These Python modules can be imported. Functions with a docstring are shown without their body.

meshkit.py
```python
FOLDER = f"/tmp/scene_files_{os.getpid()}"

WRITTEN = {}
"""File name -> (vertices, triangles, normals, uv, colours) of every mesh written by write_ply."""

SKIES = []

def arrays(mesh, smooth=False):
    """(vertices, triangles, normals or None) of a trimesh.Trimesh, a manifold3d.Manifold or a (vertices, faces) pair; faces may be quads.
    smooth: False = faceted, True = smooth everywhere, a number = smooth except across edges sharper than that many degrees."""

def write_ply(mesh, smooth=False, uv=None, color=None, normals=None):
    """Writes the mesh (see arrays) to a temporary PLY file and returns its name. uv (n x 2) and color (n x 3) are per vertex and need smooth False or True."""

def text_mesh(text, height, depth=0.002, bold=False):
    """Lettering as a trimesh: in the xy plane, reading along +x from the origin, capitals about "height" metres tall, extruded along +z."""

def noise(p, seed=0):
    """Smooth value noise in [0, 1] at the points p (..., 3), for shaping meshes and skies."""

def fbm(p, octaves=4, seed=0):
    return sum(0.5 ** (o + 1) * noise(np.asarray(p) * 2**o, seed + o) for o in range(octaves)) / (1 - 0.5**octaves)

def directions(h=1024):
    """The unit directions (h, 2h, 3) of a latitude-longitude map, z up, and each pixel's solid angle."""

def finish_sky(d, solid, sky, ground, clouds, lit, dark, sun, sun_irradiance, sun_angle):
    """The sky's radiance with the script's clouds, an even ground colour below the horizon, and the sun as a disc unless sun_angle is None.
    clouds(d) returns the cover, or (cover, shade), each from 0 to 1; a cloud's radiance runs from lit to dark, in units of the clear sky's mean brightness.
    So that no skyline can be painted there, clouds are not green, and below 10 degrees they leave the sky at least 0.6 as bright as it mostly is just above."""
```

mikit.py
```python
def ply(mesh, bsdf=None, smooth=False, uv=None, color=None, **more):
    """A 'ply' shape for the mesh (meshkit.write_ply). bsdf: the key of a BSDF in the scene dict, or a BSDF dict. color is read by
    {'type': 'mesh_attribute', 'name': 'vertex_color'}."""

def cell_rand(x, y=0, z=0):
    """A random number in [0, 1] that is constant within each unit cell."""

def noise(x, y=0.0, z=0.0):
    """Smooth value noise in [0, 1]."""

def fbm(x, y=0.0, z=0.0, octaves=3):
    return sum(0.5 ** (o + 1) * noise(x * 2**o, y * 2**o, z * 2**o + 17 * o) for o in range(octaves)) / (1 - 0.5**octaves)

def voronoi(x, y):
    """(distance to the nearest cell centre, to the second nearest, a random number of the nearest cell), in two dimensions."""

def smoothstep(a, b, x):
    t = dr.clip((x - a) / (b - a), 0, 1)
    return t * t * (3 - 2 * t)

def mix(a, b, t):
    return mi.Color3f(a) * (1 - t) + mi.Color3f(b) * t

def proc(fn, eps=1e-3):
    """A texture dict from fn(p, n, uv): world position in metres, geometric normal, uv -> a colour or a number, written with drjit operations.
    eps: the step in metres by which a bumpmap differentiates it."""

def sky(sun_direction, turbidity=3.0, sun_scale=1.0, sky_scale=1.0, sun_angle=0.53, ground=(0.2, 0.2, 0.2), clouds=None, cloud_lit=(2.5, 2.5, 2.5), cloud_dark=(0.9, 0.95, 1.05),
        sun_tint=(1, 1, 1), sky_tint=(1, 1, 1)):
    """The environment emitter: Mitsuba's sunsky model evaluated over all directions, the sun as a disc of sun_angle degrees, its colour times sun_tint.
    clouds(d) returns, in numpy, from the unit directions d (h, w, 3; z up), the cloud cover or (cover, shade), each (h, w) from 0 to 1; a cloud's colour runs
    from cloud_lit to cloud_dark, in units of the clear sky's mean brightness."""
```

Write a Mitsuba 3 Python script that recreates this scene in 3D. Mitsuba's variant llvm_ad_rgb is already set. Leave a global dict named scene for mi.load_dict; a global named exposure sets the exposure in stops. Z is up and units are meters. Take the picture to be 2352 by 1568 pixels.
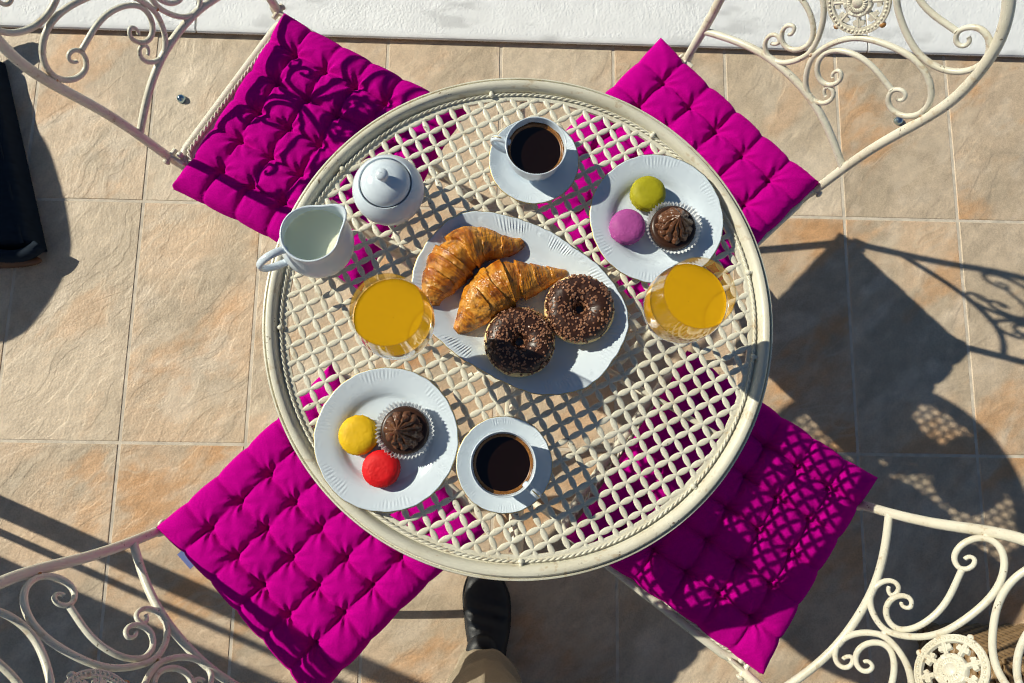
import math, random
import numpy as np, trimesh, drjit as dr, mitsuba as mi
import manifold3d as m3
from scipy.interpolate import CubicSpline, PchipInterpolator
from shapely.geometry import Polygon, Point
from shapely.ops import unary_union
from shapely import affinity
import mikit, meshkit
from mikit import proc, noise, fbm, voronoi, cell_rand, smoothstep, mix

T = mi.ScalarTransform4f
rng = np.random.default_rng(7)
scene, labels = {}, {}

# ------------------------------------------------------------------ camera, sky, exposure
exposure = 2.0
CAM_Z = 1.68487
_d, _u = np.array([0.02393691, 0.14816241, -0.98867332]), np.array([-0.01910315, 0.9888439, 0.14772546])
_o = np.array([0, 0, CAM_Z])
scene['camera'] = {'type': 'perspective', 'fov_axis': 'x', 'fov': 2 * math.degrees(math.atan(1176 / 1568.0)), 'near_clip': 0.02, 'far_clip': 400.0,
                   'to_world': T().look_at(origin=_o.tolist(), target=(_o + _d).tolist(), up=_u.tolist())}
SUN_EL, SUN_AZ = math.radians(36.0), math.radians(158.0)
SUN = [math.cos(SUN_EL) * math.cos(SUN_AZ), math.cos(SUN_EL) * math.sin(SUN_AZ), math.sin(SUN_EL)]
scene['sky'] = mikit.sky(SUN, turbidity=3.0, sky_scale=0.42, sky_tint=(0.88, 1.02, 1.12), sun_tint=(0.88, 1.04, 1.23), ground=(0.22, 0.19, 0.15))

# ------------------------------------------------------------------ materials
def rgb(*c): return {'type': 'rgb', 'value': list(c)}
def princ(col, rough=0.5, two=False, **k):
    b = {'type': 'principled', 'base_color': col if isinstance(col, dict) else rgb(*col), 'roughness': rough, **k}
    return {'type': 'twosided', 'bsdf': b} if two else b

TX, TY, OX, OY = 0.30, 0.606, 0.000135, 0.594
def tile_uv(p):
    i, j = dr.floor((p.x - OX) / TX), dr.floor((p.y - OY) / TY)
    a, b = cell_rand(i, j, 1), cell_rand(i, j, 2)
    th = 0.72 + 0.5 * (a - 0.5)
    c, s = dr.cos(th), dr.sin(th)
    x, y = p.x + 7.3 * a, p.y + 5.1 * b
    return a, b, c * x + s * y, c * y - s * x
def cleft(p):
    a, b, u, v = tile_uv(p)
    w = fbm(u * 7, v * 7, 3) - 0.5
    l = fbm(u * 3.2 + w * 0.6, v * 13 + w * 1.6, 1.5, 3)
    return a, b, u, v, l
def tile_color(p, n, uv):
    a, b, u, v, l = cleft(p)
    big = fbm(u * 5 + 3, v * 11, 4.2, 4) + 0.22 * (fbm(u * 38, v * 70, 2.2, 4) - 0.5)
    mid = fbm(u * 34, v * 52, 7.7, 4)
    grain = noise(p.x * 420, p.y * 420, 2.0)
    col = mix(mi.Color3f(0.55, 0.40, 0.27), mi.Color3f(0.49, 0.405, 0.305), smoothstep(0.25, 0.75, 0.55 * a + 0.45 * b))
    col = mix(col, mi.Color3f(0.43, 0.345, 0.25), smoothstep(0.42, 0.66, fbm(u * 6 + 9, v * 9, 8.8, 4)))
    col = mix(col, mi.Color3f(0.60, 0.50, 0.39), 0.6 * smoothstep(0.50, 0.72, fbm(u * 9 + 2, v * 16, 5.5, 5)))
    rust = smoothstep(0.50 - 0.10 * (b - 0.5), 0.74, big) * (0.35 + 0.75 * (1 - a))
    col = mix(col, mi.Color3f(0.54, 0.29, 0.13), rust * 0.8)
    col = col * (0.78 + 0.54 * mid) * (0.90 + 0.20 * grain) * (0.90 + 0.18 * a)
    vein = smoothstep(0.035, 0.0, dr.abs(l - 0.47)) * smoothstep(0.42, 0.6, noise(u * 9, v * 9, 1.0))
    return mix(col, mi.Color3f(0.58, 0.48, 0.36), vein * 0.35)
def tile_bump(p, n, uv):
    a, b, u, v, l = cleft(p)
    lv = l * 7.0
    st = dr.floor(lv)
    f = lv - st
    step = (st + smoothstep(0.0, 0.10, f)) / 7.0
    return 0.0036 * step + 0.0010 * fbm(u * 55, v * 75, 2.0, 4) + 0.0006 * noise(p.x * 300, p.y * 300, 1.0)
scene['m_tile'] = {'type': 'twosided', 'bsdf': {'type': 'bumpmap', 'arbitrary': proc(tile_bump, 1.2e-3), 'scale': 1.0,
                   'bsdf': princ(proc(tile_color), 0.55, specular=0.35)}}
scene['m_grout'] = princ(proc(lambda p, n, uv: mi.Color3f(0.56, 0.49, 0.40) * (0.75 + 0.5 * fbm(p.x * 60, p.y * 60, 0, 3))), 0.9, two=True)
scene['m_step'] = {'type': 'twosided', 'bsdf': {'type': 'bumpmap', 'arbitrary': proc(lambda p, n, uv: 0.0007 * smoothstep(0.3, 0.7, noise(p.x * 260, p.y * 240, p.z * 240)) * smoothstep(1.064, 1.072, p.y) + 0.0004 * noise(p.x * 420, p.y * 420, 1.0), 8e-4), 'scale': 1.0,
                   'bsdf': princ(proc(lambda p, n, uv: mi.Color3f(0.78, 0.79, 0.80) * (0.86 + 0.2 * fbm(p.x * 18, p.y * 18, p.z * 18, 4)) * (1 - 0.22 * smoothstep(0.60, 0.75, fbm(p.x * 8 + 4, p.y * 20, p.z * 9, 3)))), 0.75)}}
def cream_color(p, n, uv):
    big = fbm(p.x * 24, p.y * 24, p.z * 24, 3)
    fine = fbm(p.x * 150, p.y * 150, p.z * 150, 3)
    col = mix(mi.Color3f(0.62, 0.595, 0.49), mi.Color3f(0.56, 0.525, 0.415), smoothstep(0.42, 0.76, big))
    col = mix(col, mi.Color3f(0.40, 0.27, 0.13), 0.45 * smoothstep(0.60, 0.74, fine) * smoothstep(0.38, 0.62, big))
    return mix(col, mi.Color3f(0.09, 0.05, 0.03), 0.8 * smoothstep(0.76, 0.80, fbm(p.x * 260 + 3, p.y * 260, p.z * 260, 2)) * smoothstep(0.55, 0.70, noise(p.x * 20, p.y * 20, p.z * 20 + 5)))
scene['m_cream'] = {'type': 'twosided', 'bsdf': {'type': 'bumpmap', 'arbitrary': proc(lambda p, n, uv: 0.00018 * fbm(p.x * 300, p.y * 300, p.z * 300, 2), 5e-4), 'scale': 1.0,
                    'bsdf': princ(proc(cream_color), 0.38, specular=0.5)}}
def weld_color(p, n, uv):
    return mix(cream_color(p, n, uv), mi.Color3f(0.36, 0.17, 0.05), smoothstep(0.42, 0.60, fbm(p.x * 110, p.y * 110, p.z * 110, 3)))
scene['m_weld'] = princ(proc(weld_color), 0.5)
def fabric_bump(p, n, uv):
    return 0.00035 * noise(p.x * 900, p.y * 900, p.z * 900) + 0.0012 * fbm(p.x * 70, p.y * 70, p.z * 70, 3)
scene['m_magenta'] = {'type': 'twosided', 'bsdf': {'type': 'bumpmap', 'arbitrary': proc(fabric_bump, 6e-4), 'scale': 1.0,
                      'bsdf': princ(proc(lambda p, n, uv: mi.Color3f(0.42, 0.0005, 0.215) * (0.88 + 0.24 * noise(p.x * 700, p.y * 700, p.z * 700))), 0.95, specular=0.03)}}
scene['m_button'] = princ((0.55, 0.10, 0.36), 0.7)
scene['m_tag'] = princ((0.12, 0.15, 0.36), 0.8, two=True)
scene['m_porcelain'] = {'type': 'twosided', 'bsdf': {'type': 'roughplastic', 'diffuse_reflectance': rgb(0.79, 0.84, 0.88), 'alpha': 0.06, 'nonlinear': True}}
scene['m_gold'] = {'type': 'twosided', 'bsdf': {'type': 'roughconductor', 'material': 'Au', 'alpha': 0.3, 'specular_reflectance': rgb(0.62, 0.56, 0.5)}}
scene['m_coffee'] = princ((0.007, 0.0030, 0.0018), 0.06, specular=0.5)
scene['m_crema'] = princ(proc(lambda p, n, uv: mix(mi.Color3f(0.30, 0.13, 0.03), mi.Color3f(0.10, 0.035, 0.01), fbm(p.x * 500, p.y * 500, p.z * 500, 2))), 0.3)
scene['m_milk'] = princ((0.78, 0.79, 0.60), 0.15)
scene['m_juice'] = princ((0.60, 0.315, 0.003), 0.12, specular=0.4)
scene['m_glass'] = {'type': 'thindielectric', 'int_ior': 1.5}
scene['m_glass_rim'] = {'type': 'thindielectric', 'int_ior': 1.25, 'specular_transmittance': rgb(0.88, 0.85, 0.74)}
scene['m_glass_solid'] = {'type': 'dielectric', 'int_ior': 1.5}
def crust(p, n, uv):
    streak = fbm(uv.x * 620.0, p.x * 40, p.y * 40, 3)
    patch = fbm(p.x * 42 + 5, p.y * 42, p.z * 42, 4)
    k = smoothstep(0.30, 0.66, 0.40 * streak + 0.60 * patch)
    col = mix(mi.Color3f(0.60, 0.245, 0.022), mi.Color3f(0.30, 0.072, 0.004), k)
    pale = smoothstep(0.55, 0.95, uv.y + 0.5 * (fbm(p.x * 150, p.y * 150, p.z * 150, 3) - 0.5))
    col = mix(col, mi.Color3f(0.62, 0.31, 0.06), pale * 0.6)
    col = mix(col, mi.Color3f(0.62, 0.34, 0.085), 0.5 * smoothstep(0.56, 0.70, fbm(p.x * 60 + 9, p.y * 60, p.z * 60 + 2, 4)))
    return mix(col, mi.Color3f(0.11, 0.030, 0.006), smoothstep(0.58, 0.76, fbm(p.x * 80, p.y * 80 + 3, p.z * 80, 3)) * 0.75)
scene['m_crust'] = {'type': 'twosided', 'bsdf': {'type': 'bumpmap', 'arbitrary': proc(lambda p, n, uv: 0.0014 * fbm(uv.x * 700.0, p.x * 60, p.y * 60, 3) + 0.0030 * fbm(p.x * 170, p.y * 170, p.z * 170, 3), 4e-4), 'scale': 1.0,
                    'bsdf': princ(proc(crust), 0.22, specular=0.55)}}
scene['m_dough'] = princ(proc(lambda p, n, uv: mi.Color3f(0.74, 0.54, 0.24) * (0.75 + 0.45 * fbm(p.x * 120, p.y * 120, p.z * 120, 3))), 0.7)
scene['m_glaze'] = princ(proc(lambda p, n, uv: mix(mi.Color3f(0.026, 0.010, 0.006), mi.Color3f(0.048, 0.018, 0.010), fbm(p.x * 90, p.y * 90, p.z * 90, 3))), 0.38, specular=0.45)
scene['m_sprinkle'] = princ(proc(lambda p, n, uv: mix(mi.Color3f(0.19, 0.08, 0.042), mi.Color3f(0.31, 0.15, 0.085), noise(p.x * 300, p.y * 300, p.z * 300))), 0.35)
scene['m_choc'] = princ(proc(lambda p, n, uv: mix(mi.Color3f(0.022, 0.009, 0.005), mi.Color3f(0.050, 0.019, 0.009), fbm(p.x * 110, p.y * 110, p.z * 110, 3))), 0.36, specular=0.4)
scene['m_milk_choc'] = {'type': 'bumpmap', 'arbitrary': proc(lambda p, n, uv: 0.0012 * fbm(p.x * 240, p.y * 240, p.z * 240, 3), 4e-4), 'scale': 1.0, 'bsdf': princ(proc(lambda p, n, uv: mix(mi.Color3f(0.075, 0.028, 0.012), mi.Color3f(0.135, 0.055, 0.025), fbm(p.x * 110, p.y * 110, p.z * 110, 3))), 0.30, specular=0.5)}
scene['m_paper'] = {'type': 'principledthin', 'base_color': rgb(0.82, 0.84, 0.86), 'roughness': 0.6, 'diff_trans': 0.9}
def macaron_mat(c):
    def col(p, n, uv):
        return mi.Color3f(*c) * (0.86 + 0.22 * fbm(p.x * 130, p.y * 130, p.z * 130, 3))
    return {'type': 'bumpmap', 'arbitrary': proc(lambda p, n, uv: 0.0006 * fbm(p.x * 420, p.y * 420, p.z * 420, 2), 4e-4), 'scale': 1.0, 'bsdf': princ(proc(col), 0.6, specular=0.3)}
MAC = {'green': (0.34, 0.31, 0.006), 'pink': (0.37, 0.068, 0.28), 'yellow': (0.72, 0.44, 0.006), 'red': (0.66, 0.006, 0.010)}
for k, c in MAC.items(): scene['m_mac_' + k] = macaron_mat(c)
scene['m_chrome'] = princ((0.42, 0.55, 0.62), 0.12, metallic=1.0)
scene['m_leather'] = princ(proc(lambda p, n, uv: mi.Color3f(0.012, 0.014, 0.018) * (0.7 + 0.6 * fbm(p.x * 90, p.y * 90, p.z * 90, 3))), 0.5, specular=0.4)
scene['m_sole'] = princ((0.012, 0.012, 0.012), 0.7)
def trouser(p, n, uv): return mi.Color3f(0.27, 0.225, 0.165) * (0.85 + 0.3 * noise(p.x * 600, p.y * 600, p.z * 600))
scene['m_trouser'] = {'type': 'twosided', 'bsdf': princ(proc(trouser), 0.9, specular=0.1)}
scene['m_shirt'] = princ((0.25, 0.28, 0.34), 0.9)
scene['m_skin'] = princ((0.45, 0.27, 0.19), 0.6)
scene['m_hair'] = princ((0.03, 0.02, 0.015), 0.6)
scene['m_sock'] = princ((0.6, 0.55, 0.5), 0.9, two=True)
def denim(p, n, uv): return mi.Color3f(0.006, 0.013, 0.024) * (0.6 + 0.9 * fbm(p.x * 60, p.y * 220, p.z * 60, 3))
scene['m_navy'] = {'type': 'twosided', 'bsdf': {'type': 'bumpmap', 'arbitrary': proc(lambda p, n, uv: 0.004 * fbm(p.x * 14, p.y * 40, p.z * 14, 3), 1e-3), 'scale': 1.0, 'bsdf': princ(proc(denim), 0.85, specular=0.2)}}
scene['m_tan'] = princ((0.10, 0.042, 0.016), 0.5)
scene['m_wicker'] = princ(proc(lambda p, n, uv: mix(mi.Color3f(0.17, 0.105, 0.05), mi.Color3f(0.30, 0.19, 0.095), fbm(p.x * 90, p.y * 40, p.z * 90, 3))), 0.5, two=True)
scene['m_riser'] = princ(proc(lambda p, n, uv: mi.Color3f(0.36, 0.25, 0.16) * (0.7 + 0.6 * fbm(p.x * 14, p.y * 40, p.z * 40, 3))), 0.7)
scene['m_white_paint'] = princ((0.72, 0.72, 0.70), 0.7)

# ------------------------------------------------------------------ mesh helpers
def numbered(key):
    if key not in scene and key not in labels: return key
    k = 1
    while f'{key}_{k:03d}' in scene or f'{key}_{k:03d}' in labels: k += 1
    return f'{key}_{k:03d}'
def put(key, shape, mat=None, to=None):
    if key in scene or '__' in key: key = numbered(key)
    d = dict(shape)
    if mat: d['bsdf'] = {'type': 'ref', 'id': mat}
    if to is not None: d['to_world'] = to
    scene[key] = d
    return key
def thing(name, label, cat, group=None, kind=None):
    key = numbered(name)
    labels[key] = {'label': label, 'category': cat}
    if group: labels[key]['group'] = group
    if kind: labels[key]['kind'] = kind
    return key
def P(mesh, smooth=35, uv=None): return mikit.ply(mesh, smooth=smooth, uv=uv)
def join(ms):
    vs, fs, n = [], [], 0
    for m in ms:
        if isinstance(m, trimesh.Trimesh): m = (m.vertices, m.faces)
        v, f = np.asarray(m[0], float), np.asarray(m[1], int)
        if f.shape[1] == 4: f = np.vstack([f[:, [0, 1, 2]], f[:, [0, 2, 3]]])
        vs.append(v); fs.append(f + n); n += len(v)
    return np.vstack(vs), np.vstack(fs)
def grid_faces(n, m, wrap_n=False, wrap_m=False):
    i, j = np.meshgrid(np.arange(n if wrap_n else n - 1), np.arange(m if wrap_m else m - 1), indexing='ij')
    i, j = i.ravel(), j.ravel(); i2, j2 = (i + 1) % n, (j + 1) % m
    return np.stack([i * m + j, i2 * m + j, i2 * m + j2, i * m + j2], 1)
def spline(pts, n):
    pts = np.asarray(pts, float)
    s = np.r_[0, np.cumsum(np.linalg.norm(np.diff(pts, axis=0), axis=1))]
    return CubicSpline(s, pts)(np.linspace(0, s[-1], n))
def tube(path, r, k=10, closed=False, ref=(0, 0, 1), flat=1.0):
    p = np.asarray(path, float); n = len(p)
    t = (np.roll(p, -1, 0) - np.roll(p, 1, 0)) if closed else np.gradient(p, axis=0)
    t /= np.linalg.norm(t, axis=1, keepdims=True) + 1e-12
    a = np.cross(t, np.asarray(ref, float)); bad = np.linalg.norm(a, axis=1) < 1e-3
    a[bad] = np.cross(t[bad], [1, 0.1, 0]); a /= np.linalg.norm(a, axis=1, keepdims=True)
    for i in range(1, n):
        if a[i] @ a[i - 1] < 0: a[i] = -a[i]
    b = np.cross(t, a)
    r = np.broadcast_to(np.asarray(r, float), (n,))
    th = np.arange(k) * 2 * np.pi / k
    v = p[:, None] + r[:, None, None] * (a[:, None] * np.cos(th)[:, None] + flat * b[:, None] * np.sin(th)[:, None])
    v = v.reshape(-1, 3); f = grid_faces(n, k, closed, True)
    f = np.vstack([f[:, [0, 1, 2]], f[:, [0, 2, 3]]])
    if not closed:
        v = np.vstack([v, p[0], p[-1]]); j = np.arange(k)
        f = np.vstack([f, np.stack([j * 0 + n * k, j, (j + 1) % k], 1)[:, [0, 2, 1]], np.stack([j * 0 + n * k + 1, (n - 1) * k + j, (n - 1) * k + (j + 1) % k], 1)])
    m = trimesh.Trimesh(v, f, process=False)
    if m.volume < 0: f = f[:, ::-1]
    return v, f
def lathe(profile, n=64, c=(0, 0, 0), fn=None):
    """profile of (r, z) from bottom outside round to the inside; fn(r, z, theta) -> (r, z) gives relief."""
    pr = np.asarray(profile, float); th = np.arange(n) * 2 * np.pi / n
    R, Z, TH = np.broadcast_to(pr[:, :1], (len(pr), n)), np.broadcast_to(pr[:, 1:], (len(pr), n)), np.broadcast_to(th, (len(pr), n))
    if fn: R, Z = fn(R, Z, TH)
    v = np.stack([R * np.cos(TH) + c[0], R * np.sin(TH) + c[1], Z + c[2]], -1).reshape(-1, 3)
    f = grid_faces(len(pr), n, False, True)
    return v, f[:, ::-1] if False else f
def fix(m):
    v, f = join([m]); t = trimesh.Trimesh(v, f, process=False)
    return (v, f[:, ::-1]) if t.volume < 0 else (v, f)
def smooth_profile(pts, n=60):
    return spline(pts, n)
def box(cx, cy, cz, sx, sy, sz, bev=0.0):
    if bev <= 0:
        b = trimesh.creation.box((sx, sy, sz)); b.apply_translation((cx, cy, cz)); return b.vertices, b.faces
    pts = []
    for a in (-1, 1):
        for b_ in (-1, 1):
            for c in (-1, 1):
                for d in range(3):
                    q = np.array([a * sx / 2, b_ * sy / 2, c * sz / 2]); q -= np.array([a, b_, c]) * bev * (1 - np.eye(3)[d])
                    pts.append(q)
    h = trimesh.convex.convex_hull(np.array(pts)); h.apply_translation((cx, cy, cz)); return h.vertices, h.faces
def blob(c, r, sub=1, sc=(1, 1, 1)):
    s = trimesh.creation.icosphere(subdivisions=sub, radius=r); return s.vertices * np.array(sc) + np.array(c), s.faces
def extrude(poly, h, z=0.0):
    out = []
    for g in getattr(poly, 'geoms', [poly]):
        e = trimesh.creation.extrude_polygon(g, h, engine='earcut'); e.apply_translation((0, 0, z)); out.append((e.vertices, e.faces))
    return join(out)
def manifold(bones, size, it=12):
    parts = []
    for (a, ra), (b, rb) in bones:
        s = m3.Manifold.sphere(ra, 20).translate(list(map(float, a))); e = m3.Manifold.sphere(rb, 20).translate(list(map(float, b)))
        parts.append(m3.Manifold.batch_hull([s, e]))
    m = m3.Manifold.batch_boolean(parts, m3.OpType.Add).refine_to_length(size)
    me = m.to_mesh(); t = trimesh.Trimesh(me.vert_properties[:, :3], me.tri_verts, process=True)
    trimesh.smoothing.filter_taubin(t, iterations=it)
    return np.array(t.vertices), np.array(t.faces)

# ------------------------------------------------------------------ setting: tiled terrace and white step
put('terrace_floor', P((np.array([[-30, -30, -0.0015], [30, -30, -0.0015], [30, 30, -0.0015], [-30, 30, -0.0015]]), np.array([[0, 1, 2, 3]])), False), 'm_grout')
labels['terrace_floor'] = {'label': 'beige slate look terrace floor of long rectangular tiles with pale grout', 'category': 'floor', 'kind': 'structure'}
def tile_mesh(w, l):
    b, z0, z1 = 0.0013, -0.006, 0.0
    def ring(e, z): return [[e, e, z], [w - e, e, z], [w - e, l - e, z], [e, l - e, z]]
    v = np.array(ring(0, z0) + ring(0, z1 - b) + ring(b, z1))
    f = [[8, 9, 10, 11]]
    for k in (0, 4):
        for i in range(4): f.append([k + i, k + (i + 1) % 4, k + 4 + (i + 1) % 4, k + 4 + i])
    return v, np.array(f)
JOINT = 0.0075
full, cut = P(tile_mesh(TX - JOINT, TY - JOINT), False), {}
STEP_Y = 1.053
for j in range(-4, 3):
    for i in range(-9, 10):
        x, y = OX + i * TX + JOINT / 2, OY + j * TY + JOINT / 2
        dz = 0.0008 * (rng.random() - 0.5)
        if y > STEP_Y: continue
        l = min(TY - JOINT, STEP_Y + 0.02 - y)
        sh = full if l > TY - JOINT - 1e-6 else cut.setdefault(round(l, 4), P(tile_mesh(TX - JOINT, l), False))
        put('terrace_floor__tile', sh, 'm_tile', T().translate([x, y, dz]))
labels['white_step'] = {'label': 'low white textured stone step along the top edge of the terrace', 'category': 'step', 'kind': 'structure'}
for x0, x1 in ((-4.35, -2.585), (-2.575, -0.803), (-0.797, 0.978), (0.984, 2.755), (2.765, 4.5)):
    prof = [(STEP_Y + 0.004, 0.0095), (STEP_Y + 0.0005, 0.0115), (STEP_Y, 0.0145), (STEP_Y + 0.002, 0.0185), (STEP_Y + 0.006, 0.0208), (STEP_Y + 0.012, 0.0217), (STEP_Y + 0.018, 0.022), (1.62, 0.022), (1.62, 0.0095)]
    v = np.array([[x, y, z] for x in (x0, x1) for y, z in prof]); n = len(prof)
    f = grid_faces(2, n)
    cap = trimesh.creation.triangulate_polygon(Polygon(prof), engine='earcut')
    put('white_step__slab', P(fix(join([(v, f), (np.c_[np.full(len(cap[0]), x0), cap[0]], cap[1][:, ::-1]), (np.c_[np.full(len(cap[0]), x1), cap[0]], cap[1])])), 30), 'm_step')
put('white_step__joint_bed', P(box(0, 1.345, 0.0145, 8.8, 0.53, 0.008)), 'm_grout')
put('white_step__riser', P(box(0, 1.34, 0.0049, 8.8, 0.566, 0.0088, 0.001)), 'm_riser')

# ------------------------------------------------------------------ table
TC = np.array([0.034, 0.181]); ZT = 0.7245
tb = thing('bistro_table', 'round cream painted metal bistro table with pierced lattice top and twisted rope trim', 'table')
to_table = T().translate([TC[0], TC[1], 0])
rim = [(.3432, .716), (.3432, .724), (.3455, .7305), (.349, .7345), (.353, .7355), (.3565, .7345), (.3585, .7315), (.3590, .7272), (.3604, .7270), (.3614, .7298), (.3634, .7292), (.3652, .7235), (.3652, .716), (.363, .711), (.346, .711), (.3432, .716)]
put(tb + '__rim', P(fix(lathe(rim, 220)), 40), 'm_cream', to_table)
put(tb + '__inner_ring', P(fix(lathe([(.3305, .7175), (.3305, .7225), (.3345, .7235), (.3432, .7225), (.3432, .7165), (.3305, .7175)], 180)), 30), 'm_cream', to_table)
N, turns = 2600, 118
a = np.linspace(0, 2 * np.pi, N, endpoint=False)
for ph in (0, np.pi):
    w = a * turns + ph; r = 0.3385 + 0.0012 * np.cos(w)
    put(tb + '__rope_strand', P(tube(np.c_[r * np.cos(a), r * np.sin(a), 0.7252 + 0.0012 * np.sin(w)], 0.0014, 6, True), True), 'm_cream', to_table)
for dg in (12, 55, 98, 141, 184, 227, 271, 316, 351):
    c, s = math.cos(math.radians(dg)), math.sin(math.radians(dg))
    put(tb + '__weld_knot', P(join([blob((.3385 * c, .3385 * s, .727), .0042), blob((.3425 * c, .3425 * s, .7265), .003)]), True), 'm_cream', to_table)
PITCH, LA, LO = 0.02242, math.radians(27.6), np.array([0.0599, 0.2379]) - TC
def strip(off, ang, RL=0.3345, dz=0.0):
    """one petal edged bar of the lattice: widest between crossings, waisted at each crossing."""
    d, nrm = np.array([math.cos(ang), math.sin(ang)]), np.array([-math.sin(ang), math.cos(ang)])
    s0, o = LO @ d, LO @ nrm + off
    if abs(o) > RL - 0.004: return None
    half = math.sqrt(RL ** 2 - o ** 2)
    n = max(4, int(2 * half / PITCH * 10))
    s = np.linspace(-half, half, n); ph = (s - s0) / PITCH
    k = np.abs(np.sin(np.pi * ph))
    w = 0.0020 + 0.00245 * k ** 1.1; h = 0.0009 + 0.0006 * k ** 0.8
    jit = 0.00025 * np.sin(ph * 2.1 + off * 900)
    cs = [(-1, -0.5), (-0.86, 0.45), (-0.4, 0.85), (0, 1.0), (0.4, 0.85), (0.86, 0.45), (1, -0.5), (0.85, -1.0), (-0.85, -1.0)]
    v = np.array([[(d * s[i] + nrm * (o + jit[i] + cx * w[i])).tolist() + [0.7222 + dz + cz * h[i]] for cx, cz in cs] for i in range(n)]).reshape(-1, 3)
    K = len(cs); f = grid_faces(n, K, False, True); f = np.vstack([f[:, [0, 1, 2]], f[:, [0, 2, 3]]])
    c0 = np.array([[0, i, i + 1] for i in range(1, K - 1)])
    return fix((v, np.vstack([f, c0[:, ::-1], c0 + (n - 1) * K])))
for ang, dz in ((LA, 0.0), (LA + np.pi / 2, -0.00015)):
    for i in range(-20, 21):
        m = strip(i * PITCH, ang, dz=dz)
        if m: put(tb + '__lattice__strip', P(m, 50), 'm_cream', to_table)
for dg in (30, 90, 150, 210, 270, 330):
    c, s = math.cos(math.radians(dg)), math.sin(math.radians(dg))
    put(tb + '__support_bar', P(tube([(0.02 * c, 0.02 * s, .712), (0.346 * c, 0.346 * s, .713)], 0.0042, 8), True), 'm_cream', to_table)
for dg in (30, 150, 270, 90, 210, 330):
    pts = spline([(.33, .705), (.23, .665), (.13, .56), (.06, .40), (.055, .28), (.12, .15), (.24, .06), (.31, .012)], 50) if dg in (30, 150, 270) else spline([(.022, .70), (.06, .66), (.085, .60), (.07, .54), (.035, .50), (.03, .38), (.06, .30), (.10, .29), (.11, .32), (.09, .335)], 50)
    c, s = math.cos(math.radians(dg)), math.sin(math.radians(dg))
    put(tb + ('__leg' if dg in (30, 150, 270) else '__scroll'), P(tube(np.c_[pts[:, 0] * c, pts[:, 0] * s, pts[:, 1]], 0.0105 if dg in (30, 150, 270) else 0.005, 10), True), 'm_cream', to_table)
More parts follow.
